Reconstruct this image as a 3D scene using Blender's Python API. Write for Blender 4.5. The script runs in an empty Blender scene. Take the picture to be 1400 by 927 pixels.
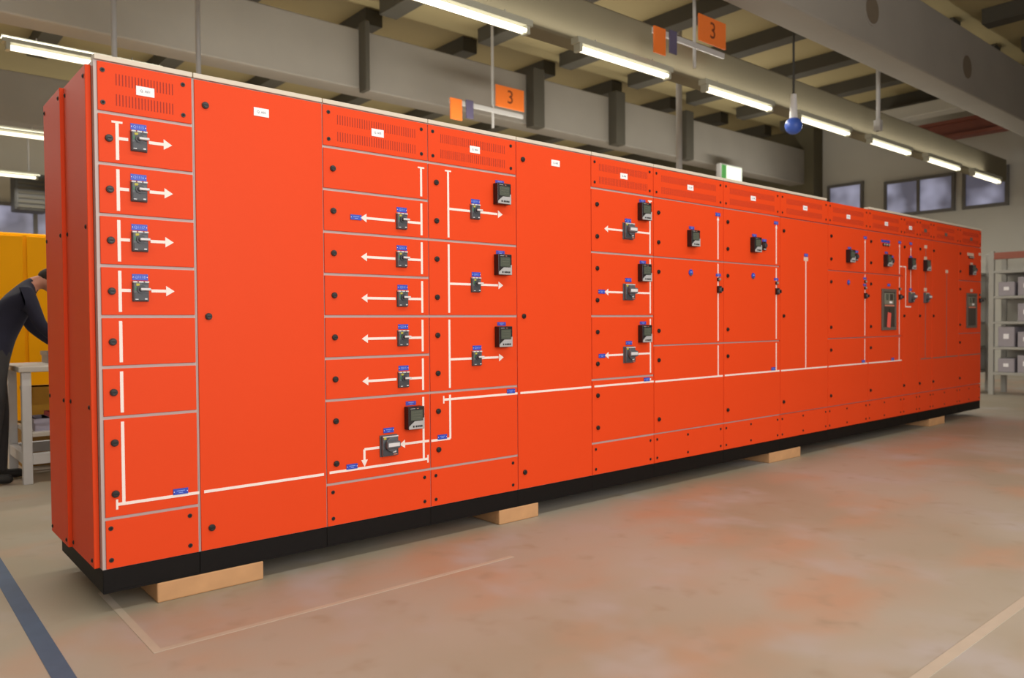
import bpy, bmesh, math, random
from mathutils import Vector, Matrix

random.seed(7)
S = bpy.context.scene
COL = S.collection
PI = math.pi

# ------------------------------------------------------------------ materials
def srgb(r, g, b):
    f = lambda c: c / 12.92 if c <= 0.04045 else ((c + 0.055) / 1.055) ** 2.4
    return (f(r / 255), f(g / 255), f(b / 255), 1)

def mat(name, rgb, rough=0.5, metal=0.0, var=0.06, scale=14, bump=0.0, spec=0.5, coat=0.0):
    m = bpy.data.materials.new(name)
    m.use_nodes = True
    nt = m.node_tree
    p = nt.nodes['Principled BSDF']
    p.inputs['Roughness'].default_value = rough
    p.inputs['Metallic'].default_value = metal
    p.inputs['Specular IOR Level'].default_value = spec
    p.inputs['Coat Weight'].default_value = coat
    tc = nt.nodes.new('ShaderNodeTexCoord')
    nz = nt.nodes.new('ShaderNodeTexNoise')
    nz.inputs['Scale'].default_value = scale
    nz.inputs['Detail'].default_value = 3
    nt.links.new(tc.outputs['Object'], nz.inputs['Vector'])
    mx = nt.nodes.new('ShaderNodeMix')
    mx.data_type = 'RGBA'
    c = srgb(*rgb)
    mx.inputs[6].default_value = tuple(x * (1 - var) for x in c[:3]) + (1,)
    mx.inputs[7].default_value = tuple(min(1, x * (1 + var)) for x in c[:3]) + (1,)
    nt.links.new(nz.outputs['Fac'], mx.inputs[0])
    nt.links.new(mx.outputs[2], p.inputs['Base Color'])
    if bump:
        b = nt.nodes.new('ShaderNodeBump')
        b.inputs['Strength'].default_value = bump
        b.inputs['Distance'].default_value = 0.01
        nt.links.new(nz.outputs['Fac'], b.inputs['Height'])
        nt.links.new(b.outputs['Normal'], p.inputs['Normal'])
    return m

def emit(name, rgb, strength):
    m = bpy.data.materials.new(name)
    m.use_nodes = True
    nt = m.node_tree
    nt.nodes.remove(nt.nodes['Principled BSDF'])
    e = nt.nodes.new('ShaderNodeEmission')
    e.inputs['Color'].default_value = srgb(*rgb)
    e.inputs['Strength'].default_value = strength
    nt.links.new(e.outputs[0], nt.nodes['Material Output'].inputs[0])
    return m

M = {
    'orange': mat('orange_enamel', (231, 73, 29), 0.5, var=0.02, scale=3, spec=0.15),
    'slot': mat('vent_slot_shade', (160, 44, 25), 0.75),  # shade inside the vent slots, put into a dark red
    'frame': mat('grey_frame_steel', (188, 172, 168), 0.45, var=0.03),
    'rail': mat('cream_rail', (214, 204, 188), 0.5, var=0.03),
    'plinth': mat('black_plinth', (15, 12, 11), 0.6, var=0.3, scale=30, bump=0.05, spec=0.2),
    'black': mat('black_plastic', (30, 26, 26), 0.4),
    'screwpit': mat('dark_recess', (12, 10, 10), 0.8),
    'mcb': mat('slate_grey_plastic', (88, 92, 98), 0.45),
    'mcb_dark': mat('dark_slate_plastic', (62, 64, 70), 0.45),
    'lever': mat('light_grey_lever', (214, 214, 218), 0.4),
    'yellow_mark': mat('yellow_marking', (190, 180, 60), 0.5),
    'green_mark': mat('green_marking', (60, 120, 85), 0.5),
    'white': mat('white_paint', (246, 232, 226), 0.5, var=0.02),
    'grey_line': mat('grey_tape', (140, 106, 96), 0.5, var=0.02),
    'tape': mat('pale_tape', (226, 196, 178), 0.5, var=0.02),
    'plate': mat('blue_plate', (46, 74, 190), 0.4, var=0.04),
    'plate_v': mat('violet_blue_plate', (72, 74, 176), 0.4, var=0.04),
    'plate_text': mat('pale_blue_engraving', (150, 180, 255), 0.5),
    'label': mat('white_label', (248, 246, 250), 0.5, var=0.01),
    'ink': mat('grey_ink', (96, 108, 124), 0.6),
    'meter': mat('meter_casing', (34, 30, 32), 0.35),
    'screen': mat('grey_green_lcd', (84, 90, 80), 0.22, var=0.1),
    'keypad': mat('silver_keypad', (176, 176, 178), 0.4),
    'acbframe': mat('escutcheon_grey', (104, 92, 84), 0.45),
    'acbdark': mat('breaker_dark_face', (66, 58, 52), 0.4),
    'acbunit': mat('trip_unit_grey', (128, 126, 112), 0.4, var=0.2, scale=60),
    'redtag': mat('red_tag', (236, 96, 84), 0.6),
    'redlight': mat('pale_red_strip', (205, 130, 110), 0.5),
    'lampglass': mat('signal_lens', (150, 140, 130), 0.2),
    'timber': mat('raw_timber', (196, 150, 106), 0.75, var=0.18, scale=9, bump=0.2),
    'concrete': mat('grey_concrete', (150, 145, 137), 0.85, var=0.12, scale=1.2, bump=0.1),
    'ochre': mat('ochre_roof_panel', (158, 144, 104), 0.85, var=0.15, scale=0.7),
    'opening_shade': mat('web_recess_shade', (112, 100, 84), 0.9),
    'bay': mat('dark_olive_bay', (96, 90, 70), 0.9, var=0.2, scale=0.8),
    'olive': mat('olive_grey_beam', (116, 108, 86), 0.85, var=0.12, scale=1.2),
    'rib': mat('dark_rib', (74, 70, 60), 0.8, var=0.1, scale=2),
    'wall': mat('grey_wall_paint', (192, 190, 182), 0.85, var=0.08, scale=0.8),
    'steel': mat('galvanised_pipe', (186, 184, 182), 0.5),
    'darksteel': mat('dark_steel', (58, 56, 52), 0.5),
    'redbeam': mat('red_brown_beam', (132, 74, 58), 0.6),
    'signorange': mat('orange_sign_face', (240, 122, 48), 0.5, var=0.03),
    'signink': mat('sign_numeral', (112, 52, 26), 0.6),
    'signviolet': mat('dull_violet_plate', (92, 86, 112), 0.5),
    'blueball': mat('blue_grip', (62, 96, 190), 0.4),
    'whiteplastic': mat('white_plastic', (222, 222, 224), 0.4),
    'housing': mat('lamp_housing', (176, 176, 160), 0.6),
    'tube': emit('lamp_tube', (255, 244, 216), 3),
    'exitw': emit('lit_sign_white', (232, 238, 214), 1.5),
    'exitg': emit('lit_sign_green', (110, 190, 100), 0.7),
    'pane': None,
    'winframe': mat('window_frame', (104, 102, 100), 0.6),
    'yellow': mat('yellow_machine_paint', (246, 170, 4), 0.6, var=0.04, scale=2, spec=0.1),
    'benchwhite': mat('white_bench_frame', (206, 206, 210), 0.45),
    'benchtop': mat('bench_top', (196, 190, 184), 0.5),
    'navy': mat('navy_shirt', (28, 28, 50), 0.85, var=0.2, scale=12, bump=0.15),
    'trouser': mat('charcoal_trousers', (60, 58, 60), 0.9, var=0.15, scale=12),
    'skin': mat('skin', (186, 128, 108), 0.6),
    'hair': mat('dark_hair', (44, 34, 30), 0.8, var=0.3, scale=60),
    'shoe': mat('black_shoe', (30, 28, 28), 0.6),
    'crate': mat('yellow_crate', (216, 160, 40), 0.5),
    'pinkbox': mat('pink_red_box', (200, 70, 90), 0.5),
    'lilacbox': mat('pale_lilac_box', (172, 168, 190), 0.6),
    'brownbox': mat('brown_carton', (150, 112, 52), 0.8),
    'greybox': mat('grey_tray', (150, 148, 150), 0.5),
    'rackpost': mat('rack_upright', (168, 166, 160), 0.5),
    'rackred': mat('rack_red_beam', (156, 92, 76), 0.6),
    'bin': mat('rack_bin', (160, 154, 162), 0.6),
}
pane = bpy.data.materials.new('window_pane')
pane.use_nodes = True
_nt = pane.node_tree
_p = _nt.nodes['Principled BSDF']
_p.inputs['Base Color'].default_value = srgb(120, 122, 142)
_p.inputs['Roughness'].default_value = 0.25
_n = _nt.nodes.new('ShaderNodeTexNoise'); _n.inputs['Scale'].default_value = 1.3
_tc = _nt.nodes.new('ShaderNodeTexCoord'); _nt.links.new(_tc.outputs['Object'], _n.inputs['Vector'])
_r = _nt.nodes.new('ShaderNodeValToRGB')
_r.color_ramp.elements[0].position = 0.42; _r.color_ramp.elements[0].color = srgb(70, 70, 84)
_r.color_ramp.elements[1].position = 0.7; _r.color_ramp.elements[1].color = srgb(176, 176, 200)
_nt.links.new(_n.outputs['Fac'], _r.inputs[0])
_nt.links.new(_r.outputs[0], _p.inputs['Emission Color'])
_p.inputs['Emission Strength'].default_value = 0.75     # daylight behind the dusty pane
M['pane'] = pane

# floor: worn industrial screed with rusty and grey patches
fm = bpy.data.materials.new('worn_floor')
fm.use_nodes = True
nt = fm.node_tree
p = nt.nodes['Principled BSDF']
p.inputs['Roughness'].default_value = 0.5
p.inputs['Specular IOR Level'].default_value = 0.3
tc = nt.nodes.new('ShaderNodeTexCoord')
def noise(scale, detail=2, rough=0.5, stretch=(1, 1, 1)):
    mp = nt.nodes.new('ShaderNodeMapping'); mp.inputs['Scale'].default_value = stretch
    nt.links.new(tc.outputs['Object'], mp.inputs['Vector'])
    n = nt.nodes.new('ShaderNodeTexNoise')
    n.inputs['Scale'].default_value = scale; n.inputs['Detail'].default_value = detail; n.inputs['Roughness'].default_value = rough
    nt.links.new(mp.outputs[0], n.inputs['Vector']); return n
def ramp(src, a, b):
    r = nt.nodes.new('ShaderNodeMapRange'); r.interpolation_type = 'SMOOTHSTEP'
    r.inputs[1].default_value = a; r.inputs[2].default_value = b
    nt.links.new(src, r.inputs[0]); return r.outputs[0]
def mix(fac, a, b):
    x = nt.nodes.new('ShaderNodeMix'); x.data_type = 'RGBA'
    nt.links.new(fac, x.inputs[0])
    for i, c in ((6, a), (7, b)):
        if isinstance(c, tuple): x.inputs[i].default_value = c
        else: nt.links.new(c, x.inputs[i])
    return x.outputs[2]
c = mix(ramp(noise(0.6).outputs['Fac'], .35, .65), srgb(160, 149, 130), srgb(174, 165, 152))
c = mix(ramp(noise(0.95, 3, .5, (1, 1.5, 1)).outputs['Fac'], .46, .74), c, srgb(184, 150, 126))
c = mix(ramp(noise(1.5, 3, .55, (1.2, 1, 1)).outputs['Fac'], .5, .78), c, srgb(178, 171, 168))
c = mix(ramp(noise(6, 2).outputs['Fac'], .55, .9), c, srgb(158, 142, 122))
nt.links.new(c, p.inputs['Base Color'])
M['floor'] = fm

# ------------------------------------------------------------------ mesh helpers
class MB:
    def __init__(self):
        self.bm = bmesh.new(); self.mats = []
    def mi(self, m):
        if m not in self.mats: self.mats.append(m)
        return self.mats.index(m)
    def _fin(self, verts, m, mtx=None):
        if mtx is not None: bmesh.ops.transform(self.bm, matrix=mtx, verts=verts)
        i = self.mi(m)
        for f in {f for v in verts for f in v.link_faces}: f.material_index = i
    def box(self, x0, x1, y0, y1, z0, z1, m, bev=0.0, mtx=None, seg=2):
        r = bmesh.ops.create_cube(self.bm, size=1)
        vs = r['verts']
        bmesh.ops.transform(self.bm, matrix=Matrix.Translation(((x0 + x1) / 2, (y0 + y1) / 2, (z0 + z1) / 2)) @ Matrix.Diagonal((abs(x1 - x0), abs(y1 - y0), abs(z1 - z0), 1)), verts=vs)
        if bev:
            es = list({e for v in vs for e in v.link_edges})
            g = bmesh.ops.bevel(self.bm, geom=es, offset=bev, segments=seg, affect='EDGES', profile=0.5)
            vs = list({v for f in g['faces'] for v in f.verts} | {v for v in vs if v.is_valid})
        self._fin(vs, m, mtx)
        return self
    def cyl(self, x, y, z, r, h, axis, m, seg=20, r2=None, bev=0.0):
        """cylinder centred at x,y,z, its length h along the axis 'x','y' or 'z'"""
        q = bmesh.ops.create_cone(self.bm, cap_ends=True, segments=seg, radius1=r, radius2=r if r2 is None else r2, depth=h)
        vs = q['verts']
        rot = {'z': Matrix(), 'y': Matrix.Rotation(PI / 2, 4, 'X'), 'x': Matrix.Rotation(PI / 2, 4, 'Y')}[axis]
        if bev:
            es = [e for e in {e for v in vs for e in v.link_edges} if any(len(f.verts) > 4 for f in e.link_faces)]
            g = bmesh.ops.bevel(self.bm, geom=es, offset=bev, segments=2, affect='EDGES', profile=0.5)
            vs = list({v for f in g['faces'] for v in f.verts} | {v for v in vs if v.is_valid})
        self._fin(vs, m, Matrix.Translation((x, y, z)) @ rot)
        return self
    def sphere(self, x, y, z, r, m, s=(1, 1, 1)):
        q = bmesh.ops.create_uvsphere(self.bm, u_segments=20, v_segments=12, radius=r)
        self._fin(q['verts'], m, Matrix.Translation((x, y, z)) @ Matrix.Diagonal((s[0], s[1], s[2], 1)))
        return self
    def prism(self, pts, y0, y1, m):
        """polygon in the x-z plane pushed from y0 to y1"""
        a = [self.bm.verts.new((x, y0, z)) for x, z in pts]
        b = [self.bm.verts.new((x, y1, z)) for x, z in pts]
        n = len(pts)
        fs = [self.bm.faces.new(a), self.bm.faces.new(b[::-1])]
        for i in range(n): fs.append(self.bm.faces.new((a[i], b[i], b[(i + 1) % n], a[(i + 1) % n])))
        bmesh.ops.recalc_face_normals(self.bm, faces=fs)
        i = self.mi(m)
        for f in fs: f.material_index = i
        return self
    def build(self, name, parent=None, loc=None, smooth=False):
        me = bpy.data.meshes.new(name)
        self.bm.to_mesh(me); self.bm.free()
        for m in self.mats: me.materials.append(M[m])
        return link(name, me, parent, loc, smooth)

def link(name, me, parent=None, loc=None, smooth=False):
    o = bpy.data.objects.new(name, me)
    COL.objects.link(o)
    if parent is not None: o.parent = parent
    if loc is not None: o.location = loc
    if smooth:
        for f in me.polygons: f.use_smooth = True
    return o

def thing(name, label, cat, loc=(0, 0, 0), group=None, rz=0):
    o = bpy.data.objects.new(name, None)
    COL.objects.link(o)
    o.location = loc; o.rotation_euler.z = rz
    o.empty_display_size = 0.1
    return tag(o, label, cat, group)

def tag(o, label, cat, group=None):
    o['label'] = label; o['category'] = cat
    if group: o['group'] = group
    return o

def struct(o):
    o['kind'] = 'structure'; return o

def dup(o, parent, loc=None):
    c = o.copy(); COL.objects.link(c); c.parent = parent
    if loc is not None: c.location = loc
    return c

_text = {}
def text_mesh(txt, size, m):
    k = (txt, size, m)
    if k not in _text:
        cu = bpy.data.curves.new('lettering', 'FONT')
        cu.body = txt; cu.size = size; cu.align_x = 'CENTER'; cu.align_y = 'CENTER'; cu.extrude = 0.0003; cu.resolution_u = 3
        o = bpy.data.objects.new('lettering', cu); COL.objects.link(o)
        me = bpy.data.meshes.new_from_object(o.evaluated_get(bpy.context.evaluated_depsgraph_get()))
        bpy.data.objects.remove(o); bpy.data.curves.remove(cu)
        me.transform(Matrix.Rotation(PI / 2, 4, 'X'))
        me.name = 'lettering'; me.materials.clear(); me.materials.append(M[m])
        _text[k] = me
    return _text[k]

# ------------------------------------------------------------------ the switchgear row
ZB = 0.178            # underside of the orange fronts above the floor (plinth on timber)
PL = 0.095            # plinth height
HT = 2.0              # height of the cabinets
DEP = 0.82
LEV = dict(vent=(1.8, 2.0))

# shared meshes for the small fittings
def mesh_of(mb, name):
    o = mb.build(name); me = o.data; bpy.data.objects.remove(o); return me

mb = MB()
mb.cyl(0, -0.004, 0, 0.0145, 0.008, 'y', 'black', 20, bev=0.002)
mb.cyl(0, -0.0095, 0, 0.0105, 0.004, 'y', 'black', 16, bev=0.0012)
mb.box(-0.0075, 0.0075, -0.0122, -0.0112, -0.002, 0.002, 'screwpit')
ME_LOCK = mesh_of(mb, 'lock')
mb = MB()
mb.cyl(0, -0.0015, 0, 0.0092, 0.003, 'y', 'black', 16, bev=0.001)
mb.cyl(0, -0.0035, 0, 0.0055, 0.002, 'y', 'screwpit', 6)
ME_SCREW = mesh_of(mb, 'screw')

def small_breaker_meshes():
    b = MB()
    b.box(-0.029, 0.029, -0.016, 0, -0.039, 0.039, 'mcb', 0.003)
    b.box(-0.031, 0.031, -0.005, 0, -0.041, 0.041, 'mcb_dark', 0.001)
    b.box(-0.026, 0.026, -0.0185, -0.016, -0.036, -0.006, 'mcb_dark', 0.001)
    b.cyl(0.0, -0.019, 0.008, 0.017, 0.006, 'y', 'mcb_dark', 20)
    b.box(-0.019, -0.006, -0.0175, -0.015, 0.022, 0.031, 'yellow_mark')
    b.box(-0.025, -0.018, -0.0175, -0.015, 0.004, 0.018, 'green_mark')
    b.box(0.004, 0.024, -0.0175, -0.015, 0.027, 0.033, 'mcb_dark')
    b.box(-0.024, -0.012, -0.0192, -0.018, -0.034, -0.031, 'lever')
    b.box(0.012, 0.022, -0.0192, -0.018, -0.033, -0.028, 'lever')
    h = MB()
    h.box(-0.006, 0.032, -0.036, -0.019, 0.003, 0.0125, 'lever', 0.002)
    h.cyl(0.0, -0.025, 0.008, 0.009, 0.012, 'y', 'mcb_dark', 16)
    z = MB()
    for x0, x1 in ((-0.03, -0.014), (-0.009, 0.009), (0.014, 0.03)):
        z.box(x0, x1, -0.0172, -0.004, 0.0345, 0.0405, 'lever', 0.0008)
    return mesh_of(b, 'circuit_breaker'), mesh_of(h, 'handle'), mesh_of(z, 'terminal_strip')
ME_BR, ME_BRH, ME_BRT = small_breaker_meshes()

def big_breaker_meshes():
    b = MB()
    b.box(-0.05, 0.05, -0.006, 0, -0.054, 0.054, 'mcb', 0.0015)
    b.box(-0.045, 0.045, -0.024, -0.006, -0.05, 0.05, 'mcb', 0.003)
    b.box(-0.043, 0.043, -0.026, -0.024, -0.047, -0.014, 'mcb_dark', 0.0008)
    b.box(-0.04, -0.026, -0.0265, -0.024, 0.034, 0.046, 'yellow_mark')
    b.box(0.01, 0.03, -0.0275, -0.0255, -0.034, -0.022, 'lever')
    b.box(0.014, 0.036, -0.0275, -0.0255, -0.045, -0.04, 'redlight')
    h = MB()
    h.cyl(0.003, -0.031, 0.008, 0.037, 0.016, 'y', 'mcb', 28, bev=0.003)
    h.box(-0.036, 0.042, -0.054, -0.036, -0.011, 0.026, 'mcb', 0.007)
    h.box(-0.03, 0.035, -0.0555, -0.05, -0.001, 0.018, 'lever', 0.002)
    t = MB()
    t.box(-0.044, 0.044, -0.0255, -0.0235, 0.0445, 0.05, 'lever')
    return mesh_of(b, 'rotary_breaker'), mesh_of(h, 'handle'), mesh_of(t, 'trim_strip')
ME_BB, ME_BBH, ME_BBT = big_breaker_meshes()

def meter_meshes():
    b = MB(); H = 0.058
    b.box(-0.047, 0.047, -0.03, 0, -H, H, 'meter', 0.002)
    b.box(-0.0485, 0.0485, -0.042, -0.03, -H, H, 'meter', 0.003)
    b.box(-0.036, -0.008, -0.0424, -0.0415, H - 0.011, H - 0.0085, 'keypad')
    b.box(0.002, 0.014, -0.0424, -0.0415, H - 0.011, H - 0.0085, 'redlight')
    s = MB()
    s.box(-0.034, 0.037, -0.0432, -0.041, -0.012, 0.04, 'screen', 0.0005)
    for k in range(3):
        s.box(-0.022, 0.028, -0.0436, -0.043, 0.03 - k * 0.014, 0.0306 - k * 0.014, 'acbunit')
    k = MB()
    pts = [(-0.0465, -H + .0025), (0.0465, -H + .0025), (0.0465, 0.0), (0.039, -0.003), (0.038, -0.015), (-0.012, -0.016), (-0.026, -0.026), (-0.0465, -0.042)]
    k.prism(pts, -0.0445, -0.0415, 'keypad')
    k.box(-0.024, -0.0155, -0.0465, -0.044, -0.047, -0.0375, 'black', 0.001)
    for i in range(4):
        k.box(-0.008 + i * 0.011, 0.0 + i * 0.011, -0.0465, -0.044, -0.047, -0.0375, 'black', 0.001)
    return mesh_of(b, 'power_meter'), mesh_of(s, 'screen'), mesh_of(k, 'keypad')
ME_ME, ME_MES, ME_MEK = meter_meshes()

mb = MB(); mb.box(-0.03, 0.03, -0.002, 0, -0.0125, 0.0125, 'plate', 0.0006)
for s in (-1, 1): mb.cyl(s * 0.0265, -0.0025, 0, 0.0018, 0.001, 'y', 'label', 10)
ME_PLATE = mesh_of(mb, 'name_plate')
mb = MB(); mb.box(-0.031, 0.031, -0.002, 0, -0.0105, 0.0105, 'plate_v', 0.0006)
ME_PLATEV = mesh_of(mb, 'name_plate')
mb = MB()
mb.box(-0.016, 0.017, -0.0005, 0.0003, 0.002, 0.0042, 'plate_text'); mb.box(-0.008, 0.009, -0.0005, 0.0003, -0.0058, -0.0036, 'plate_text')
ME_PLTXT = mesh_of(mb, 'engraving')
mb = MB(); mb.box(-0.0345, 0.0345, -0.0015, 0, -0.0185, 0.0185, 'label', 0.0004); ME_LABEL = mesh_of(mb, 'name_label')
mb = MB(); mb.box(-0.0345, 0.0345, -0.0015, 0, -0.0185, 0.0185, 'acbframe', 0.0004); ME_LABELG = mesh_of(mb, 'name_label')
mb = MB(); mb.box(-0.035, 0.035, -0.002, 0, -0.017, 0.017, 'tape', 0.0005); ME_WPL = mesh_of(mb, 'name_plate')
mb = MB(); mb.cyl(0, -0.003, 0, 0.023, 0.006, 'y', 'plate', 24, bev=0.0015); mb.box(-0.011, 0.011, -0.0075, -0.006, 0.002, 0.007, 'plate_text'); mb.cyl(0, -0.008, -0.014, 0.009, 0.004, 'y', 'mcb', 14)
ME_BADGE = mesh_of(mb, 'round_badge')
mb = MB(); mb.cyl(0, -0.006, 0, 0.015, 0.012, 'y', 'black', 20, bev=0.002); mb.sphere(0, -0.014, 0, 0.0115, 'lampglass', (1, .9, 1))
ME_IND = mesh_of(mb, 'indicator_lamp')
mb = MB(); mb.box(-0.019, 0.019, -0.02, 0, -0.026, 0.026, 'black', 0.003); mb.cyl(0, -0.026, -0.002, 0.017, 0.014, 'y', 'mcb', 20, bev=0.002); mb.box(-0.004, 0.004, -0.046, -0.031, -0.014, 0.012, 'black', 0.0015)
ME_KEY = mesh_of(mb, 'selector_switch')
mb = MB(); mb.box(-0.024, 0.024, -0.014, 0, -0.034, 0.034, 'black', 0.004); mb.cyl(0, -0.02, 0.004, 0.019, 0.014, 'y', 'mcb_dark', 20, bev=0.002); mb.box(-0.016, 0.016, -0.0155, -0.013, -0.03, -0.021, 'keypad')
ME_RND = mesh_of(mb, 'round_switch')

def acb_meshes():
    b = MB()
    W, H2 = 0.155, 0.2
    b.box(-W, W, -0.014, 0, H2 - 0.03, H2, 'acbframe', 0.003); b.box(-W, W, -0.014, 0, -H2, -H2 + 0.03, 'acbframe', 0.003)
    b.box(-W, -W + 0.035, -0.014, 0, -H2 + 0.03, H2 - 0.03, 'acbframe', 0.003); b.box(W - 0.025, W, -0.014, 0, -H2 + 0.03, H2 - 0.03, 'acbframe', 0.003)
    b.box(-W + 0.03, W - 0.02, -0.004, 0, -H2 + 0.025, H2 - 0.025, 'acbdark')
    b.box(-W + 0.045, W - 0.06, -0.009, -0.004, -H2 + 0.035, 0.04, 'acbdark', 0.002)
    u = MB()
    u.box(-0.1, 0.1, -0.012, -0.004, 0.05, 0.16, 'acbunit', 0.002)
    u.box(-0.08, -0.02, -0.0135, -0.011, 0.09, 0.15, 'screen', 0.001); u.box(0.01, 0.08, -0.0135, -0.011, 0.09, 0.15, 'acbdark', 0.001)
    u.box(0.0, 0.06, -0.0135, -0.011, 0.06, 0.08, 'label', 0.001)
    u.box(-0.1, 0.11, -0.0125, -0.009, 0.03, 0.046, 'redlight', 0.001)
    return mesh_of(b, 'breaker_window'), mesh_of(u, 'trip_unit')
ME_ACB, ME_ACBU = acb_meshes()

def arrow_pts(x, z, d):
    a, b = 0.033, 0.021
    return {'r': [(x, z), (x - a, z + b), (x - a, z - b)], 'l': [(x, z), (x + a, z - b), (x + a, z + b)],
            'd': [(x, z), (x - b * .85, z + a * 1.05), (x + b * .85, z + a * 1.05)], 'u': [(x, z), (x + b * .7, z - a * .9), (x - b * .7, z - a * .9)]}[d]

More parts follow.
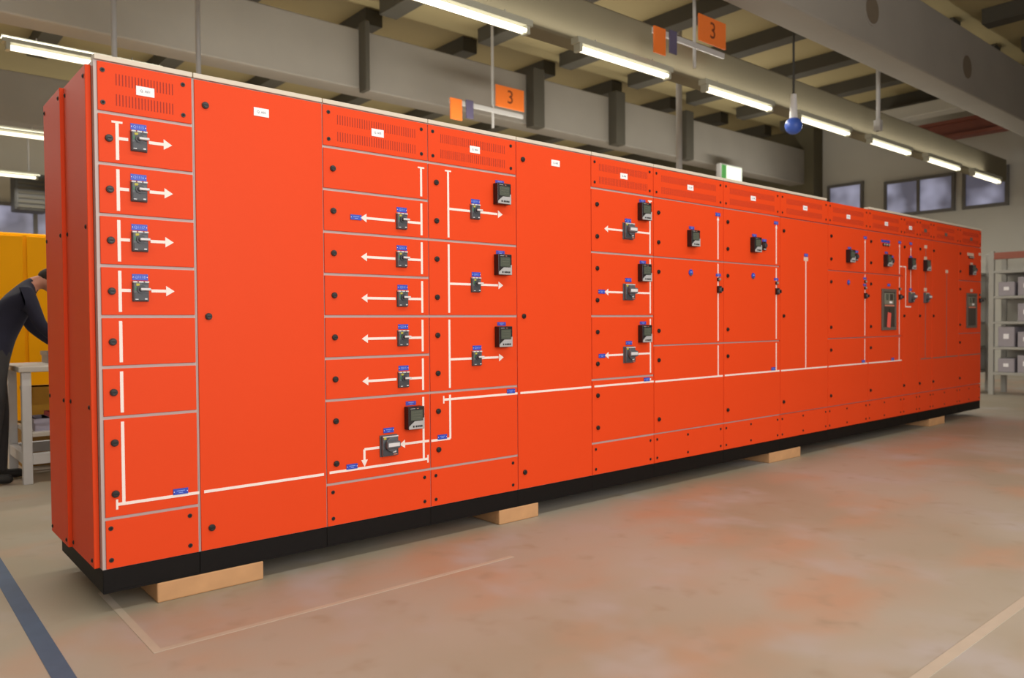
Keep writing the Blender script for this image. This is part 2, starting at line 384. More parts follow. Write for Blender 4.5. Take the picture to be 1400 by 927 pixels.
X0 = [0.0, 0.374, 0.964, 1.558, 2.163, 2.779, 3.383, 4.192, 4.978, 5.76, 6.521, 7.272, 7.649, 7.996, 8.732, 9.411]
FULL = [(0, 2.0)]
D8 = [(.2, .6), (.6, .8), (.8, 1.), (1., 1.2), (1.2, 1.4), (1.4, 1.6), (1.6, 1.8)]
D4 = [(.2, .6), (.6, 1.), (1., 1.4), (1.4, 1.8)]
D3 = [(.2, .8), (.8, 1.4), (1.4, 1.8)]
D1 = [(.2, 1.8)]
L1 = [1.7, 1.5, 1.3, 1.1, .9, .7, .5, .297]
L3 = [1.7, 1.5, 1.3, .9, .7, .297]
LF = [1.69, 1.0, .3]
G = 'orange switchgear cabinets standing in one row'
CABS = [
 dict(label='narrow orange cabinet at the near end of the row, its dark side panels showing', doors=D8, locks=L1, slots=(.08, .302), text='Q. A01', lab=(.187, 1.906),
      br=[(.159, 1.704), (.156, 1.503), (.156, 1.303), (.155, 1.103)], brt=['Q1115', 'Q1116', 'Q1117', 'Q1118'], brl=(0, .055),
      V=[(.08, .254, 1.767)], H=[(.055, .374, .254)] + [s for z in (1.704, 1.505, 1.305, 1.104) for s in ((.08, .12, z), (.197, .256, z))],
      T=[('h', .08, 1.767), ('v', .055, .254)], A=[(.287, z, 'r') for z in (1.704, 1.505, 1.305, 1.104)], pl=[(.298, .271)]),
 dict(label='wide orange cabinet with one plain full-height door, second from the near end', doors=FULL, locks=[1.893, 1., .096], text='Q. A02', lab=(.295, 1.905), H=[(.02, .575, .254)]),
 dict(label='orange cabinet with seven doors and five small breakers on arrows pointing left', doors=D8, locks=L1, slots=(.079, .517), text='Q. A03', lab=(.296, 1.904),
      br=[(.427, 1.482), (.425, 1.29), (.427, 1.091), (.428, .891), (.428, .681)], brt=['Q211', 'Q212', 'Q213', 'Q214', 'Q215'], brl=(.004, .056), bb=[(.338, .353)],
      V=[(.55, .257, 1.765)], V2=[(.202, .287, .348)], H=[s for z in (1.48, 1.29, 1.089, .89, .682) for s in ((.222, .39, z), (.466, .55, z))] + [(.432, .584, .35), (.202, .286, .348), (.014, .575, .257)],
      T=[('h', .55, 1.765), ('v', .576, .257)], A=[(.195, z, 'l') for z in (1.48, 1.29, 1.089, .89, .682)] + [(.403, .35, 'l'), (.202, .262, 'd')],
      pl=[(.17, 1.479), (.34, .429), (.133, .273)], plv=[(.474, .555)], me=[(.481, .482)]),
 dict(label='orange cabinet with four doors and three small breakers on arrows pointing right', doors=D4, locks=L1, slots=(.083, .521), text='Q. A04', lab=(.308, 1.906),
      br=[(.303, 1.57), (.304, 1.173), (.306, .772)], brt=['Q311', 'Q312', 'Q313'], brl=(.006, .055), V=[(.127, .348, 1.769)],
      H=[s for z in (1.57, 1.173, .77) for s in ((.127, .274, z), (.34, .464, z))] + [(.004, .127, .348), (.086, .603, .558)],
      T=[('h', .127, 1.769), ('v', .086, .558)], A=[(.501, z, 'r') for z in (1.57, 1.173, .768)], plv=[(.482, 1.749), (.483, 1.357), (.488, .957)], pl=[(.074, .362), (.553, .574)],
      me=[(.482, 1.68), (.484, 1.287), (.485, .885)]),
 dict(label='orange cabinet with one plain full-height door, fifth from the near end', doors=FULL, locks=[1.899, 1., .097], text='Q. A05', lab=(.31, 1.91), H=[(.02, .607, .558)]),
 dict(label='orange cabinet with three large rotary breakers on arrows pointing left', doors=D4, locks=L1, slots=(.075, .539), text='Q. A06', lab=(.305, 1.904),
      bb=[(.34, 1.552), (.341, 1.157), (.341, .748)], V=[(.566, .57, 1.769)], H=[s for z in (1.553, 1.153, .75) for s in ((.152, .299, z), (.39, .566, z))] + [(.02, .6, .559)],
      T=[('h', .566, 1.769)], A=[(.118, z, 'l') for z in (1.553, 1.153, .75)], pl=[(.342, 1.621), (.343, 1.235), (.347, .825), (.089, 1.154), (.089, .749), (.527, .576)],
      plv=[(.488, 1.761), (.49, 1.357), (.49, .954)], me=[(.487, 1.689), (.487, 1.286), (.487, .883)]),
 dict(label='wide orange cabinet with one meter alone at the middle of its upper door', doors=D3, locks=L3, slots=(.089, .717), text='Q. A07', lab=(.406, 1.906),
      V=[(.738, .555, 1.722)], H=[(.012, .797, .556)], A=[(.738, 1.732, 'u')], pl=[(.735, 1.745)], plv=[(.42, 1.624), (.742, 1.301)], badge=[(.407, 1.307)], ind=[(.738, 1.269)], key=[(.741, 1.195)], me=[(.415, 1.547)]),
 dict(label='wide orange cabinet with a meter and round switch, the nearest of those so fitted', doors=D3, locks=L3, slots=(.086, .697), text='Q. A08', lab=(.393, 1.908),
      V=[(.725, .555, 1.72)], H=[(.012, .775, .557)], A=[(.725, 1.732, 'u')], pl=[(.72, 1.745), (.68, .577)], plv=[(.409, 1.624), (.55, 1.594), (.724, 1.294)], badge=[(.39, 1.311)], ind=[(.725, 1.264)], key=[(.728, 1.197)], rnd=[(.538, 1.549)], me=[(.4, 1.549)]),
 dict(label='orange cabinet with a tall single door and one central white line under a blue plate', doors=D1, locks=LF, slots=(.1, .676), text='Q. A09', lab=(.39, 1.904),
      V=[(.402, .556, 1.464)], H=[(.012, .77, .556)], pl=[(.403, 1.511)], wsq=[(.402, 1.478)]),
 dict(label='orange cabinet with meter, round switch and two stacked indicators, without a rail along its top', doors=D3, locks=L3, slots=(.09, .66), text='Q. A10', lab=(.367, 1.894),
      V=[(.694, .556, 1.701)], H=[(.012, .749, .556)], A=[(.694, 1.711, 'u')], pl=[(.694, 1.727), (.663, .577)], plv=[(.389, 1.613), (.527, 1.588), (.69, 1.348), (.69, 1.288)], badge=[(.369, 1.302)], ind=[(.69, 1.318), (.69, 1.26)], key=[(.69, 1.187)], rnd=[(.508, 1.538)], me=[(.37, 1.538)]),
 dict(label='orange cabinet with a grey framed breaker window from which a red tag hangs', doors=D3, locks=L3, slots=(.093, .653), text='Q. A11', lab=(.374, 1.89),
      V=[(.672, .556, 1.706)], H=[(.012, .73, .556), (.672, .74, 1.492)], A=[(.672, 1.713, 'u')], pl=[(.672, 1.729), (.522, .575), (.43, 1.3)], plv=[(.378, 1.611), (.503, 1.579)], ind=[(.67, 1.266)], key=[(.67, 1.188)], rnd=[(.487, 1.532)], tri=[(.359, 1.7)], me=[(.362, 1.533)], acb=[(.425, 1.062)]),
 dict(label='narrow orange cabinet with blue plates and a square bracket of white line on its door', doors=D1, locks=LF, slots=(.072, .283), text='Q. A12', lab=(.175, 1.891),
      V=[(.066, 1.093, 1.493), (.184, 1.236, 1.686)], H=[(.011, .066, 1.492), (.06, .194, 1.092)], A=[(.184, 1.697, 'u')], pl=[(.179, 1.732), (.176, 1.266)], plv=[(.184, 1.598)], bb=[(.18, 1.187)], me=[(.165, 1.526)]),
 dict(label='narrow orange cabinet with pale plates and a rotary handle, second of the narrow pair', doors=D1, locks=LF, slots=(.069, .275), text='Q. A13', lab=(.164, 1.89),
      V=[(.175, .55, 1.7)], H=[(.06, .327, .551)], wpl=[(.173, 1.721), (.169, 1.601), (.169, 1.273)], bb=[(.17, 1.189)], me=[(.158, 1.524)], grey=True),
 dict(label='orange cabinet with a tall bare door, second from the far end of the row', doors=D1, locks=LF, slots=(.12, .587), text='Q. A14', lab=(.36, 1.885),
      V=[(.387, .55, 1.466)], H=[(.02, .721, .551)], wpl=[(.386, 1.484)], grey=True),
 dict(label='last orange cabinet at the far right end of the row, with framed breaker window', doors=D3, locks=L3, slots=(.109, .59), text='Q. A15', lab=(.36, 1.882),
      H=[(.02, .66, .551)], wpl=[(.376, 1.595), (.376, 1.292), (.63, 1.722)], ind=[(.63, 1.245)], key=[(.63, 1.18)], rnd=[(.474, 1.528)], tri=[(.341, 1.685)], me=[(.345, 1.526)], acb=[(.37, 1.06)], grey=True),
]

def put(me, name, parent, x, y, z):
    return link(name, me, parent, (x, y, z))

def mimic(c, z0, z1, margin, parent, base):
    """white line work that falls on one door: each connected run of line is a mesh of its own"""
    mt = 'grey_line' if c.get('grey') else 'white'
    lw = 0.006 if not c.get('grey') else 0.0055
    lo, hi = z0 + margin, z1 - margin
    it = []                                   # (bbox, kind, data)
    for x, a, d in c.get('V', []) + c.get('V2', []):
        a2, d2 = max(a, lo), min(d, hi)
        if d2 - a2 > 0.004: it.append(((x - lw, x + lw, a2, d2), 'b', -0.0012))
    for xa, xb, z in c.get('H', []):
        if lo < z < hi: it.append(((xa, xb, z - lw, z + lw), 'b', -0.0014))
    for k, x, z in c.get('T', []):
        if lo < z < hi: it.append(((x - 0.02, x + 0.02, z - 0.004, z + 0.004) if k == 'h' else (x - 0.004, x + 0.004, z - 0.02, z + 0.02), 'b', -0.0016))
    for x, z, d in c.get('A', []):
        if lo < z < hi:
            p = arrow_pts(x, z, d)
            it.append(((min(q[0] for q in p), max(q[0] for q in p), min(q[1] for q in p), max(q[1] for q in p)), p, -0.0018))
    grp = list(range(len(it)))
    e = 0.004
    for i in range(len(it)):
        for j in range(i):
            a, b = it[i][0], it[j][0]
            if a[0] < b[1] + e and b[0] < a[1] + e and a[2] < b[3] + e and b[2] < a[3] + e:
                gi, gj = grp[i], grp[j]
                grp = [gj if g == gi else g for g in grp]
    for g in sorted(set(grp)):
        b = MB()
        for k in range(len(it)):
            if grp[k] != g: continue
            q, kind, y = it[k]
            if kind == 'b': b.box(q[0], q[1], y, 0, q[2], q[3], mt)
            else: b.prism(kind, y, 0, mt)
        b.build('diagram_line', parent, (0, 0, base))

def build_cabinet(i, c):
    x0, w = X0[i], X0[i + 1] - X0[i]
    t = thing('switchgear_cabinet', c['label'], 'electrical cabinet', (x0, 0, ZB - PL), G)
    B = PL                              # local z of the underside of the fronts
    near = i < 8
    rec = 0.007 if i < 6 else (0.011 if near else 0.018)      # thickness of the doors over the frame
    gz = 0.0062 if i < 6 else (0.005 if near else 0.004)
    gl = 0.006 if i < 2 else 0.0025
    gr = 0.005 if i == 0 else 0.0025
    if i == 0: gl = 0.013
    # carcass: posts and cross rails in front of a closed box
    b = MB()
    b.box(0.0005, w - 0.0005, rec + 0.004, DEP, B, B + HT, 'frame')
    b.box(0.0005, 0.02, rec, rec + 0.01, B, B + HT, 'frame'); b.box(w - 0.02, w - 0.0005, rec, rec + 0.01, B, B + HT, 'frame')
    zs = sorted({z for d in c['doors'] for z in d} | {0, 2.0})
    for z in zs:
        b.box(0.02, w - 0.02, rec, rec + 0.01, B + max(0, z - 0.015), B + min(HT, z + 0.015), 'frame')
    b.build('carcass', t)
    # plinth, in two lengths of folded black sheet
    b = MB()
    b.box(0.0005, w - 0.0005, 0.004, DEP - 0.03, 0, PL - 0.003, 'plinth', 0.002)
    b.box(0.0005, w - 0.0005, 0.0025, 0.006, 0.0, 0.008, 'plinth'); b.box(0.0005, w - 0.0005, 0.006, DEP - 0.03, PL - 0.003, PL, 'plinth')
    b.build('plinth', t)
    # cream rail along the top
    if i != 9:
        b = MB()
        xa = 0.012 if i == 10 else 0.002
        b.box(xa, w - 0.002 if i != 8 else w - 0.03, -0.004, 0.05, B + HT + 0.0005, B + HT + 0.021, 'rail', 0.002)
        b.build('top_rail', t)
    def panel_screws(o, zz, mid):
        xs = [0.031, w - 0.04] + ([w * 0.46] if mid else [])
        for x in xs:
            for z in zz: put(ME_SCREW, 'screw', o, x, 0, B + z)
    # vent panel
    if c['doors'] is not FULL:
        b = MB()
        b.box(gl, w - gr, 0, rec, B + 1.8 + gz, B + HT - 0.004, 'orange', 0.0016)
        s0, s1 = c['slots']
        pitch = 0.0118 if i == 0 else 0.0132
        n = int((s1 - s0) / pitch)
        for k in range(n + 1):
            x = s0 + k * pitch
            for za, zc in ((1.912, 1.957), (1.832, 1.877)):
                b.box(x - 0.0019, x + 0.0019, -0.0006, 0.0005, B + za, B + zc, 'slot')
        v = b.build('vent_panel', t)
        panel_screws(v, (1.963, 1.837), False)
        b = MB()
        b.box(gl, w - gr, 0, rec, B + 0.002, B + .2 - gz, 'orange', 0.0016)
        v = b.build('bottom_panel', t)
        panel_screws(v, (.162, .036), w > 0.65)
    # doors, their locks and line work
    for (za, zc) in c['doors']:
        lo = B + (0.002 if za == 0 else za + gz); hi = B + (HT - 0.004 if zc == 2.0 else zc - gz)
        b = MB()
        b.box(gl, w - gr, 0, rec, lo, hi, 'orange', 0.0018)
        d = b.build('door', t)
        for z in c['locks']:
            if za < z < zc: put(ME_LOCK, 'lock', d, 0.05 if i < 11 else 0.03, 0, B + z)
        mimic(c, za, zc, gz + 0.012, d, B)
    # name label at the top
    x, z = c['lab']
    l = put(ME_LABELG if c.get('grey') else ME_LABEL, 'name_label', t, x, -0.0007, B + z)
    put(text_mesh(c['text'], 0.0135, 'ink'), 'lettering', l, 0, -0.0018, 0)
    # devices
    for k, (x, z) in enumerate(c.get('br', [])):
        o = put(ME_BR, 'circuit_breaker', t, x, 0, B + z - 0.002)
        put(ME_BRH, 'handle', o, 0, 0, 0); put(ME_BRT, 'terminal_strip', o, 0, 0, 0)
        q = put(ME_PLATE, 'name_plate', t, x + c['brl'][0], 0, B + z + c['brl'][1])
        put(text_mesh(c['brt'][k], 0.0145, 'plate_text'), 'lettering', q, 0, -0.0022, 0)
    for x, z in c.get('bb', []):
        o = put(ME_BB, 'rotary_breaker', t, x, 0, B + z)
        put(ME_BBH, 'handle', o, 0, 0, 0); put(ME_BBT, 'trim_strip', o, 0, 0, 0)
    for x, z in c.get('me', []):
        o = put(ME_ME, 'power_meter', t, x, 0, B + z)
        put(ME_MES, 'screen', o, 0, 0, 0); put(ME_MEK, 'keypad', o, 0, 0, 0)
    for x, z in c.get('pl', []):
        o = put(ME_PLATE, 'name_plate', t, x, -0.0015, B + z); put(ME_PLTXT, 'engraving', o, 0, -0.002, 0)
    for x, z in c.get('plv', []):
        o = put(ME_PLATEV, 'name_plate', t, x, 0, B + z); put(ME_PLTXT, 'engraving', o, 0, -0.002, 0)
    for x, z in c.get('wpl', []) + c.get('wsq', []): put(ME_WPL, 'name_plate', t, x, 0, B + z)
    for x, z in c.get('badge', []): put(ME_BADGE, 'round_badge', t, x, 0, B + z)
    for x, z in c.get('ind', []): put(ME_IND, 'indicator_lamp', t, x, 0, B + z)
    for x, z in c.get('key', []): put(ME_KEY, 'selector_switch', t, x, 0, B + z)
    for x, z in c.get('rnd', []): put(ME_RND, 'round_switch', t, x, 0, B + z)
    for x, z in c.get('tri', []):
        for k in (-1, 0, 1):
            put(ME_IND, 'indicator_lamp', t, x + k * 0.05, 0, B + z - 0.014)
            put(ME_WPL if c.get('grey') else ME_PLATE, 'name_plate', t, x + k * 0.064, 0, B + z + 0.02)
    for x, z in c.get('acb', []):
        o = put(ME_ACB, 'breaker_window', t, x, 0, B + z)
        put(ME_ACBU, 'trip_unit', o, 0, 0, 0)
        if i == 10:
            b = MB()
            b.box(-0.036, 0.036, -0.0035, 0, -0.085, 0.06, 'redtag', 0.002)
            b.cyl(0, -0.0015, 0.075, 0.002, 0.05, 'z', 'black', 8)
            g = b.build('red_tag', o, (-0.01, -0.012, -0.09)); g.rotation_euler.y = 0.12
            g['label'] = 'red tag hanging in the window'
    # the near cabinet carries the side panels of the row's end
    if i == 0:
        SC = (1.945, 1.355, .64, .03)
        for (ya, yb, xo) in ((0.04, 0.44, -0.022), (0.447, 0.815, -0.036)):
            b = MB()
            b.box(xo, -0.001 if ya < .1 else -0.004, ya, yb, B + 0.002, B + 1.986, 'orange', 0.0025)
            b.box(-0.004, 0.0, ya + 0.02, yb - 0.01, B + 0.01, B + 1.97, 'black')
            p = b.build('side_panel', t)
            for z in SC:
                for y in (ya + 0.03, yb - 0.03):
                    s = put(ME_SCREW, 'screw', p, xo, y, B + z); s.rotation_euler.z = -PI / 2
    return t

for i, c in enumerate(CABS): build_cabinet(i, c)

# timber bearers under the plinth
def timber(x0, x1, label, y0=-0.012, y1=0.75):
    b = MB()
    b.box(0, x1 - x0, 0, y1 - y0, 0, ZB - PL, 'timber', 0.006)
    o = b.build('timber_bearer', None, (x0, y0, 0)); tag(o, label, 'timber block', 'timber bearers under the plinth')
timber(.2, .65, 'pale timber bearer under the near end of the row', 0.0)
timber(2.02, 2.32, 'timber bearer under the near half of the row, second from the near end', 0.0)
timber(4.82, 5.3, 'timber bearer under the middle of the row, third from the near end', 0.0)
timber(7.95, 8.35, 'timber bearer under the far end of the row, farthest of the four', 0.0)

# ------------------------------------------------------------------ the hall
XL, XR, YF, YB, ZC = -5.0, 18.0, -8.0, 16.0, 5.95
def slab(name, x0, x1, y0, y1, z0, z1, m, bev=0):
    b = MB(); b.box(x0, x1, y0, y1, z0, z1, m, bev); return struct(b.build(name))
fl = slab('floor', XL, XR, YF, YB, -0.2, 0, 'floor')
ce = slab('ceiling', XL, XR, YF, YB, ZC, ZC + 0.2, 'ochre')
slab('wall_left', XL - 0.2, XL, YF, YB, 0, ZC, 'wall')
slab('wall_right', XR, XR + 0.2, YF, YB, 0, ZC, 'wall')
slab('wall_back', XL, XR, YB, YB + 0.2, 0, ZC, 'wall')
# front wall (behind the camera): sill, head and piers round openings made for the added front light
b = MB()
b.box(XL, XR, YF - 0.2, YF, 0, 1.1, 'wall'); b.box(XL, XR, YF - 0.2, YF, 4.6, ZC, 'wall')
b.box(XL, -2.2, YF - 0.2, YF, 1.1, 4.6, 'wall'); b.box(4.8, XR, YF - 0.2, YF, 1.1, 4.6, 'wall')
for x in (1.3,): b.box(x - .1, x + .1, YF - 0.2, YF, 1.1, 4.6, 'wall')
struct(b.build('wall_front'))

# concrete girders along the hall, brackets on the middle one
g1 = slab('trim_1', XL, XR, 6.7, 7.1, 4.56, 5.42, 'concrete', 0.02)
for x in (4.95, 8.2, 10.3, 12.45):
    b = MB(); ww = 0.07 if x < 6 else 0.26
    b.box(x, x + ww, 6.5, 6.7, 4.5, 5.5, 'rib', 0.01); b.build('bracket', g1)
g2 = slab('trim_2', XL, XR, 1.1, 1.5, 4.55, 5.5, 'concrete', 0.02)
for x, z in ((8.98, 4.99), (12.1, 4.93)):
    b = MB(); b.cyl(x, 1.098, z, .2, .012, 'y', 'concrete', 28); b.cyl(x, 1.09, z, .17, .006, 'y', 'opening_shade', 28); b.build('web_opening', g2)  # discs on the face, the shade of web openings put into their colour
for k in range(9):
    x = 1.6 + k * 1.85
    b = MB(); b.box(x, x + 0.3, -4.3, 1.1, ZC - 0.24, ZC, 'rib', 0.01); b.build('ceiling_rib', ce)
slab('trim_3', XL, 17.5, 2.2, 2.45, 3.98, 4.43, 'olive', 0.02)
slab('trim_4', XL, XR, 12.0, 12.4, 4.56, 5.42, 'concrete', 0.02)
for k in range(9):
    x = 1.6 + k * 1.85
    b = MB(); b.box(x, x + 0.3, 1.5, 6.7, ZC - 0.24, ZC, 'rib', 0.01); b.build('ceiling_rib', ce)
for k in range(9):
    x = 1.6 + k * 1.85
    b = MB(); b.box(x, x + 0.3, 7.1, 12.0, ZC - 0.24, ZC, 'rib', 0.01); b.build('ceiling_rib', ce)

slab('trim_7', 17.55, XR, 6.45, YB, 0, ZC, 'bay')

# painted lines on the floor
def line(x0, x1, y0, y1, m, lab):
    b = MB(); b.box(x0, x1, y0, y1, 0, 0.0015, m); o = b.build('painted_line', fl); o['label'] = lab
M['blue_paint'] = mat('worn_blue_paint', (76, 94, 122), 0.7, var=0.2, scale=8)
M['white_paint_floor'] = mat('worn_white_paint', (188, 174, 158), 0.7, var=0.1, scale=8)
line(-.262, -.198, -2.2, 6, 'blue_paint', 'blue painted line')
line(.045, .075, -.5, .3, 'white_paint_floor', 'white painted line')
line(.075, 1.7, -.5, -.475, 'white_paint_floor', 'white painted line')
line(1.3, 12, -2.345, -2.305, 'white_paint_floor', 'white painted line')

# windows of the end wall and the back wall
def window(n, x, y0, y1, z0, z1, nx):
    b = MB(); f = 0.07
    b.box(x - .06, x, y0, y1, z0, z0 + f, 'winframe'); b.box(x - .06, x, y0, y1, z1 - f, z1, 'winframe')
    for k in range(nx + 1):
        y = y0 + (y1 - y0 - f) * k / nx
        b.box(x - .06, x, y, y + f, z0 + f, z1 - f, 'winframe')
    o = struct(b.build(n))
    for k in range(nx):
        a = y0 + (y1 - y0 - f) * k / nx + f; e = y0 + (y1 - y0 - f) * (k + 1) / nx
        q = MB(); q.box(x - .03, x - .01, a, e, z0 + f, z1 - f, 'pane'); q.build('pane', o)
window('window_1', XR - .002, 3.35, 4.9, 3.55, 4.4, 2)
window('window_2', XR - .002, 2.3, 3.2, 3.55, 4.4, 1)
window('window_3', XR - .002, 5.4, 6.3, 3.6, 4.5, 1)
def window_b(n, x0, x1, z0, z1, nx):
    b = MB(); f = 0.08; y = YB - .002
    b.box(x0, x1, y - .06, y, z0, z0 + f, 'winframe'); b.box(x0, x1, y - .06, y, z1 - f, z1, 'winframe')
    for k in range(nx + 1):
        x = x0 + (x1 - x0 - f) * k / nx
        b.box(x, x + f, y - .06, y, z0 + f, z1 - f, 'winframe')
    o = struct(b.build(n))
    for k in range(nx):
        a = x0 + (x1 - x0 - f) * k / nx + f; e = x0 + (x1 - x0 - f) * (k + 1) / nx
        q = MB(); q.box(a, e, y - .03, y - .01, z0 + f, z1 - f, 'pane'); q.build('pane', o)
window_b('window_4', -1.5, 3.6, 2.0, 3.75, 4)

# red-brown crane beam across the far bays, grey duct beside it
b = MB()
b.box(16.9, 17.2, 1.5, 4.3, 4.95, 5.02, 'redbeam'); b.box(17.02, 17.08, 1.5, 4.3, 5.02, 5.26, 'redbeam'); b.box(16.9, 17.2, 1.5, 4.3, 5.26, 5.33, 'redbeam')
struct(b.build('trim_5'))
slab('trim_6', 15.9, 16.3, 1.5, 4.3, 5.3, 5.55, 'wall', 0.02)

# ------------------------------------------------------------------ lamps
ordinal = ['nearest', 'second nearest', 'third nearest', 'fourth nearest', 'third from the far end', 'second from the far end', 'farthest']
def lamp(x, y, z, label, L=1.5, group=None):
    t = thing('fluorescent_lamp', label, 'ceiling lamp', (x, y, z), group)
    b = MB()
    b.prism([(0, 0.03), (L, 0.03), (L, 0.09), (0, 0.09)], -0.05, 0.05, 'housing')
    b.build('housing', t)
    for s in (0.03, L - 0.07):
        b = MB(); b.box(s, s + 0.04, -0.045, 0.045, -0.045, 0.03, 'housing', 0.004); b.build('end_bracket', t)
    for yy in (-0.026, 0.026):
        b = MB(); b.cyl(L / 2, yy, -0.012, 0.019, L - 0.14, 'x', 'tube', 14); b.build('tube', t)
    for s in (0.3, L - 0.3):
        b = MB(); b.cyl(s, 0, 0.09 + 0.02, 0.006, 0.04, 'z', 'steel', 8); b.build('hanger', t)
    return t
for k in range(7):
    lamp(2.66 + k * 2.1, 2.1, 3.87, 'lit fluorescent lamp over the row, %s of its line' % ordinal[k], group='fluorescent lamps in the line over the row')
lamp(.45, 5.8, 3.93, 'lit fluorescent lamp at upper left, just above the near end of the cabinets', group='fluorescent lamps at the far left')
lamp(.15, 10., 3.95, 'lit fluorescent lamp at far left, middle of three lamps left of the cabinets', group='fluorescent lamps at the far left')
lamp(.55, 13.8, 3.97, 'lit fluorescent lamp at far left, lowest of three lamps left of the cabinets', group='fluorescent lamps at the far left')

# ------------------------------------------------------------------ hanging signs and drops
def bay_sign(loc, label, sc=1.0):
    t = thing('hanging_sign', label, 'sign', loc, 'orange numbered bay signs')
    t.scale = (sc, sc, sc); hh = (ZC - loc[2]) / sc
    b = MB(); b.cyl(0, 0, hh / 2 - 0.28, 0.022, hh + 0.56, 'z', 'steel', 14); b.build('pole', t)
    b = MB(); b.box(-0.85, 0.62, -0.03, 0.0, -0.32, -0.25, 'steel', 0.004); b.build('cross_arm', t)
    b = MB(); b.box(0.03, 0.62, -0.05, -0.03, -0.21, 0.13, 'signorange', 0.004)
    q = b.build('number_panel', t)
    l = put(text_mesh('3', 0.3, 'signink'), 'lettering', q, 0.325, -0.0515, -0.04)
    b = MB(); b.box(-0.86, -0.64, -0.05, -0.03, -0.56, -0.24, 'signorange', 0.004); b.build('side_panel', t)
    b = MB(); b.box(-0.56, -0.42, -0.05, -0.03, -0.5, -0.22, 'signviolet', 0.004); b.build('violet_panel', t)
    return t
bay_sign((6.44, 1.9, 4.44), 'orange bay sign on a pole hanging over the lamp line, at upper right', .87)
bay_sign((7.05, 6.2, 4.78), 'orange bay sign low over the cabinet tops, left of the lamp line')

def pole(x, y, z0, z1, label, r=0.03, m='steel'):
    t = thing('hanging_pole', label, 'pole', (x, y, z0), 'grey pipes dropping from the roof')
    b = MB(); b.cyl(0, 0, (z1 - z0) / 2, r, z1 - z0, 'z', m, 14); b.build('pipe', t)
    b = MB(); b.cyl(0, 0, z1 - z0 - 0.02, r * 2.2, 0.04, 'z', m, 16, bev=0.004); b.build('ceiling_flange', t)
    b = MB(); b.box(-r * 1.6, r * 1.6, -r * 1.6, r * 1.6, 0, 0.16, m, 0.006); b.build('socket_box', t)
pole(1.16, 4.5, 2.6, ZC, 'grey pipe dropping from the roof behind the narrow near-end cabinet', 0.024)
pole(1.92, 4.5, 2.6, ZC, 'grey pipe dropping from the roof over the nearest plain full-height door', 0.024)
pole(10.95, 1.9, 3.95, ZC, 'thin grey pipe dropping between lamps at the right', 0.03)
pole(9.58, 4.5, 2.8, ZC, 'grey pipe dropping behind the middle of the row', 0.05)

t = thing('pull_switch', 'blue ball grip under a white cylinder hanging on a cord from the roof', 'hoist control', (8.19, 1.7, 3.55))
b = MB(); b.sphere(0, 0, 0, 0.105, 'blueball'); b.build('grip', t, smooth=True)
b = MB(); b.cyl(0, 0, 0.24, 0.05, 0.3, 'z', 'whiteplastic', 20, r2=0.035, bev=0.006); b.build('body', t)
b = MB(); b.cyl(0, 0, 0.39 + (ZC - 3.55 - 0.39) / 2, 0.014, ZC - 3.55 - 0.39, 'z', 'darksteel', 10); b.build('cord', t)

t = thing('exit_sign', 'lit white sign with a green edge just over the row of cabinets', 'sign', (13.55, 6.42, 4.18))
b = MB(); b.box(0, 0.82, 0, 0.12, 0, 0.36, 'whiteplastic', 0.02); b.build('housing', t)
b = MB(); b.box(0.2, 0.79, -0.006, 0, 0.03, 0.33, 'exitw'); b.build('lit_face', t)
b = MB(); b.box(0.03, 0.2, -0.006, 0, 0.03, 0.33, 'exitg'); b.build('green_face', t)
b = MB(); b.box(0.3, 0.5, 0.12, 0.29, 0.3, 0.36, 'whiteplastic'); b.build('bracket', t)

t = thing('unit_heater', 'dark box-shaped heater hanging at the far left above the yellow cabinet', 'heater', (1.69, 14.2, 3.38))
b = MB(); b.box(0, .56, 0, .5, 0, .72, 'darksteel', 0.02)
b.build('casing', t)
b = MB()
b.box(.03, .06, -.025, 0, .04, .68, 'darksteel'); b.box(.5, .53, -.025, 0, .04, .68, 'darksteel')
for k in range(7): b.box(.06, .5, -.02, 0, .05 + k * .09, .1 + k * .09, 'rib', 0.004)
b.build('louvre', t)
b = MB(); b.cyl(.28, .25, .72 + (ZC - 4.1) / 2, .02, ZC - 4.1, 'z', 'steel', 10); b.build('hanger', t)

# ------------------------------------------------------------------ left background
t = thing('machine_cabinet', 'large yellow machine cabinet standing behind the bending person', 'machine', (-1.6, 5.7, 0))
b = MB(); b.box(0, 3.3, 0.02, 0.9, 0.1, 2.07, 'yellow', 0.02); b.box(0.03, 3.27, 0.05, 0.87, 0, 0.1, 'darksteel'); b.build('body', t)
for k in range(3):
    b = MB(); b.box(0.03 + k * 1.09, 1.09 + k * 1.09, 0, 0.02, 0.14, 2.04, 'yellow', 0.006); d = b.build('door', t)
    b = MB(); b.box(0.98 + k * 1.09, 1.0 + k * 1.09, -0.03, 0, 1.0, 1.2, 'darksteel', 0.004); b.build('handle', d)

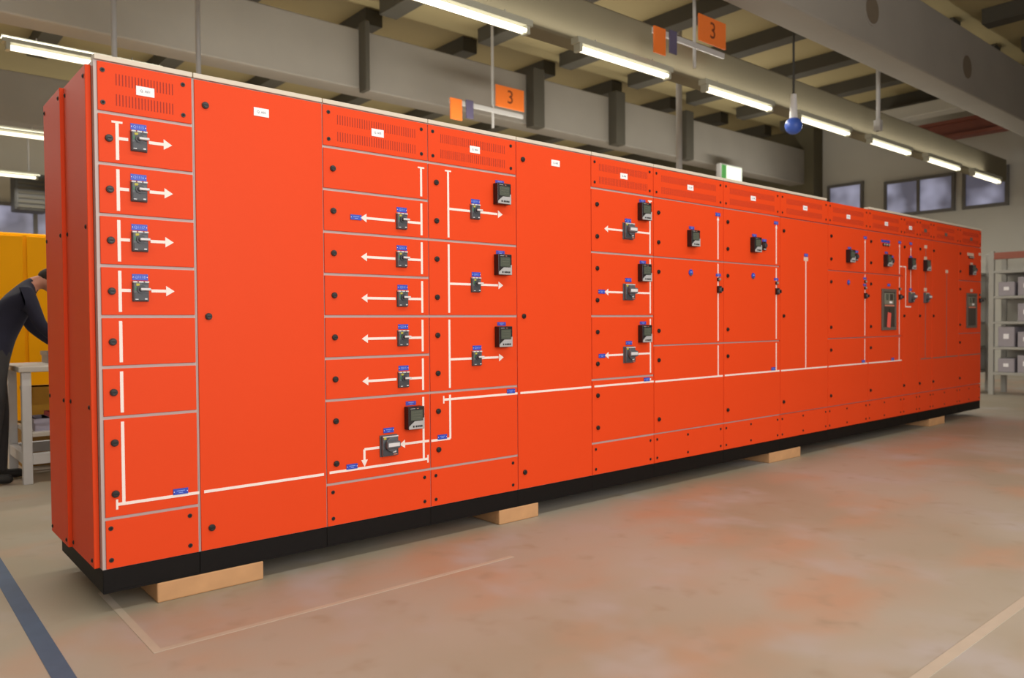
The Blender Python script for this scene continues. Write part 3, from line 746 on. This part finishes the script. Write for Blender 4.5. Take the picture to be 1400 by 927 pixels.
t = thing('workbench', 'white framed workbench with lower shelves beside the person in navy', 'workbench', (.16, 3.1, 0))
b = MB(); b.box(0, 1.7, 0, .75, .81, .85, 'benchtop', 0.006); b.build('worktop', t)
for x in (.02, 1.62):
    for y in (.02, .67):
        b = MB(); b.box(x, x + .06, y, y + .06, 0, .81, 'benchwhite', 0.005); b.build('leg', t)
b = MB(); b.box(.08, 1.62, .02, .73, .34, .37, 'benchtop', 0.004); b.build('shelf', t)
for q in ((.08, 1.62, .025, .075), (.08, 1.62, .675, .725), (.025, .075, .08, .67), (1.625, 1.675, .08, .67)):
    b = MB(); b.box(*q, .14, .22, 'benchwhite', 0.004); b.build('stretcher', t)
def crate(name, x, y, z, w, d, h, m, label, cat):
    t = thing(name, label, cat, (x, y, z))
    b = MB(); k = 0.012
    b.box(0, w, 0, d, 0, k, m); b.box(0, w, 0, k, k, h, m, 0.003); b.box(0, w, d - k, d, k, h, m, 0.003)
    b.box(0, k, k, d - k, k, h, m); b.box(w - k, w, k, d - k, k, h, m); b.build('shell', t)
    b = MB(); b.box(-.008, w + .008, -.008, k, h - .03, h, m); b.box(-.008, w + .008, d - k, d + .008, h - .03, h, m); b.box(-.008, k, k, d - k, h - .03, h, m); b.box(w - k, w + .008, k, d - k, h - .03, h, m); b.build('rim', t)
crate('plastic_crate', .27, 3.2, .3705, .1, .3, .09, 'lilacbox', 'pale lilac bin on the bench shelf by its white leg', 'bin')
crate('plastic_crate', .385, 3.2, .3705, .16, .3, .12, 'pinkbox', 'pink red bin on the bench shelf', 'bin')
crate('plastic_crate', .29, 3.95, 0, .5, .4, .34, 'brownbox', 'brown carton on the floor behind the workbench', 'carton')
crate('plastic_crate', .27, 3.55, .3705, .3, .25, .3, 'crate', 'yellow crate at the back of the bench shelf', 'crate')
crate('component_tray', .42, 3.56, .8505, .5, .26, .09, 'greybox', 'grey tray on the workbench top in front of the person', 'tray')

# ---- person bending over the bench
def skin_obj(name, joints, edges, m, parent=None, root=0, sub=2):
    me = bpy.data.meshes.new(name)
    me.from_pydata([j[:3] for j in joints], edges, [])
    o = bpy.data.objects.new(name, me); COL.objects.link(o)
    md = o.modifiers.new('skin', 'SKIN')
    for k, v in enumerate(me.skin_vertices[0].data):
        r = joints[k][3]; v.radius = (r, r) if not isinstance(r, tuple) else r
        v.use_root = (k == root)
    md.use_smooth_shade = True
    sb = o.modifiers.new('sub', 'SUBSURF'); sb.levels = sub; sb.render_levels = sub
    dg = bpy.context.evaluated_depsgraph_get()
    nm = bpy.data.meshes.new_from_object(o.evaluated_get(dg))
    bpy.data.objects.remove(o)
    nm.materials.clear(); nm.materials.append(M[m])
    return link(name, nm, parent, None, True)

t = thing('person', 'person in navy shirt and charcoal trousers bending over the workbench at far left', 'person', (0.09, 3.36, 0))
# x forward (towards the bench), y to the left of the body
J = [(-.06, 0, .95, .12), (-.02, 0, 1.08, .125), (.05, 0, 1.22, .13), (.13, 0, 1.36, .125), (.2, 0, 1.45, .06), (.26, 0, 1.475, .052), (.32, 0, 1.47, .085), (.365, 0, 1.45, .085)]
E = [(k, k + 1) for k in range(7)]
def add(par, pts):
    q = par
    for pnt in pts:
        J.append(pnt); E.append((q, len(J) - 1)); q = len(J) - 1
    return q
hands = []
for s in (-1, 1):
    add(0, [(-.05, s * .09, .88, .095), (-.03 + .03 * s, s * .1, .5, .062), (-.05 + .05 * s, s * .1, .1, .042), (-.045 + .05 * s, s * .1, .045, .042), (.1 + .05 * s, s * .115, .035, .036)])
    wr = add(3, [(.14, s * .17, 1.38, .062), (.22, s * .22, 1.14, .045), (.38, s * .17, .985, .033), (.44, s * .15, .965, .032)])
    for f, (dy, ln) in enumerate(((-.03, .065), (-.01, .08), (.01, .075), (.03, .06))):
        add(wr, [(.485, s * .15 + dy, .955, .0105), (.485 + ln * .6, s * .15 + dy, .945, .009), (.48 + ln, s * .15 + dy, .925, .008)])
    add(wr - 1, [(.42, s * .15 - s * .045, .96, .012), (.46, s * .15 - s * .065, .945, .0095)])
body = skin_obj('body', J, E, 'skin', t)
# one continuous body: clothing regions by material on the same surface, with hems
me = body.data
for nme in ('navy', 'trouser', 'shoe'): me.materials.append(M[nme])
for f in me.polygons:
    c = f.center
    if c.z < .08: f.material_index = 3
    elif c.z < .96 and c.x < .2: f.material_index = 2
    elif c.x < .2 + (0.06 if c.z > 1.3 else 0.16) and not (c.z > 1.41 and c.x > .2): f.material_index = 1
# hair cap and face
b = MB(); b.sphere(.345, 0, 1.515, .092, 'hair', (1.12, .92, .72)); h = b.build('hair', t, smooth=True); h.rotation_euler.y = 0
b = MB(); b.sphere(.448, 0, 1.45, .017, 'skin', (1.1, .8, 1.2)); b.build('nose', t, smooth=True)
for s in (-1, 1):
    b = MB(); b.sphere(.33, s * .083, 1.465, .026, 'skin', (.8, .4, 1.2)); b.build('ear', t, smooth=True)

# ------------------------------------------------------------------ right background: storage racks by the end wall
def rack(x, y, w, label, seedv, where):
    rnd = random.Random(seedv)
    t = thing('storage_rack', label, 'rack', (x, y, 0), 'grey storage racks by the end wall')
    for yy in (0, w - .07):
        for xx in (0, .55):
            b = MB(); b.box(xx, xx + .06, yy, yy + .07, 0, 2.15, 'rackpost', 0.004); b.build('upright', t)
    for k, z in enumerate((.3, .68, 1.06, 1.44, 1.82)):
        b = MB(); b.box(0.0, .61, .07, w - .07, z, z + .04, 'rackpost', 0.003); b.build('shelf', t)
    b = MB(); b.box(0, .06, .07, w - .07, 2.03, 2.13, 'rackred', 0.004); b.build('top_beam', t)
    b = MB(); b.box(.57, .6, .07, w - .07, .34, 2.1, 'wall'); b.build('back_panel', t)
    for k, z in enumerate((.34, .72, 1.10, 1.48)):
        n = 3
        for q in range(n):
            if rnd.random() < .2: continue
            ww = (w - .24) / n
            o = MB(); hh = .2 + rnd.random() * .1
            o.box(.03, .45, .1 + q * (ww + .02), .1 + q * (ww + .02) + ww - .02, 0, hh, 'bin', 0.01)
            o.box(.02, .03, .1 + q * (ww + .02) + ww * .3, .1 + q * (ww + .02) + ww * .6, hh * .4, hh * .65, 'label')
            ob = o.build('storage_bin', None, (x, y, z + .0005))
            tag(ob, 'grey bin on %s shelf, %s, of the rack %s' % (('lowest', 'second lowest', 'third lowest', 'fourth lowest')[k], ('right end', 'middle', 'left end')[q], where), 'bin', 'grey bins on the end wall racks')
rack(12.3, -.1, .95, 'grey storage rack with red top beam, at the right edge of the picture', 3, 'at the right edge')
rack(12.3, 1.0, .95, 'grey storage rack with red top beam, partly behind the far end of the row', 5, 'nearer the row')

# ------------------------------------------------------------------ light
def area(name, loc, rot, sx, sy, power, rgb):
    l = bpy.data.lights.new(name, 'AREA'); l.shape = 'RECTANGLE'; l.size = sx; l.size_y = sy; l.energy = power; l.color = rgb
    o = bpy.data.objects.new(name, l); COL.objects.link(o); o.location = loc; o.rotation_euler = rot
    return o
WARM = (1.0, .96, .86); KEY_TINT = (1.0, .98, .97)
# unseen key light added behind the camera to brighten the cabinet fronts
for x, w, pw in ((1.3, 7., 375),):
    area('front_key_light', (x, YF + .05, 2.85), (PI / 2, 0, 0), w, 3.4, pw, KEY_TINT)
# the light of the tube lines, half of it thrown up at the roof
for x, y, L, pw, upf in ((7.5, 2.1, 17.4, 160, .25), (2.6, -1.7, 9., 85, .9), (2.6, -5.5, 9., 95, .9), (6., 5.8, 20., 330, .5), (6., 10., 20., 260, .45), (6., 13.8, 20., 240, .45)):
    area('tube_line_light', (x, y, 3.8), (0, 0, 0), L, .12, pw, WARM)
    area('tube_line_uplight', (x, y, 4.0), (PI, 0, 0), L, .12, pw * upf, WARM)

W = bpy.data.worlds.new('World'); S.world = W; W.use_nodes = True
W.node_tree.nodes['Background'].inputs[0].default_value = (.75, .78, .85, 1)
W.node_tree.nodes['Background'].inputs[1].default_value = 0.5

# ------------------------------------------------------------------ camera
cam = bpy.data.cameras.new('Camera')
co = bpy.data.objects.new('Camera', cam); COL.objects.link(co)
yaw, pit, roll = 0.864054324, 0.0220818379, -0.00726798206
fw = Vector((math.cos(yaw) * math.cos(pit), math.sin(yaw) * math.cos(pit), -math.sin(pit)))
rt = Vector((math.sin(yaw), -math.cos(yaw), 0)); up = rt.cross(fw)
r2 = rt * math.cos(roll) + up * math.sin(roll); u2 = -rt * math.sin(roll) + up * math.cos(roll)
co.matrix_world = Matrix(((r2.x, u2.x, -fw.x, -0.72969), (r2.y, u2.y, -fw.y, -3.34126), (r2.z, u2.z, -fw.z, 0.9672 + ZB), (0, 0, 0, 1)))
cam.sensor_width = 36; cam.lens = 1055.5 / 1400 * 36
cam.clip_start = 0.05; cam.clip_end = 100
cam.dof.use_dof = True; cam.dof.focus_distance = 3.7; cam.dof.aperture_fstop = 2.3
S.camera = co

S.view_settings.view_transform = 'Standard'; S.view_settings.look = 'None'
S.view_settings.exposure = 0.0; S.view_settings.gamma = 1.0; S.view_settings.use_curve_mapping = False
S.cycles.use_denoising = True
S.cycles.max_bounces = 6
S.cycles.sample_clamp_indirect = 4
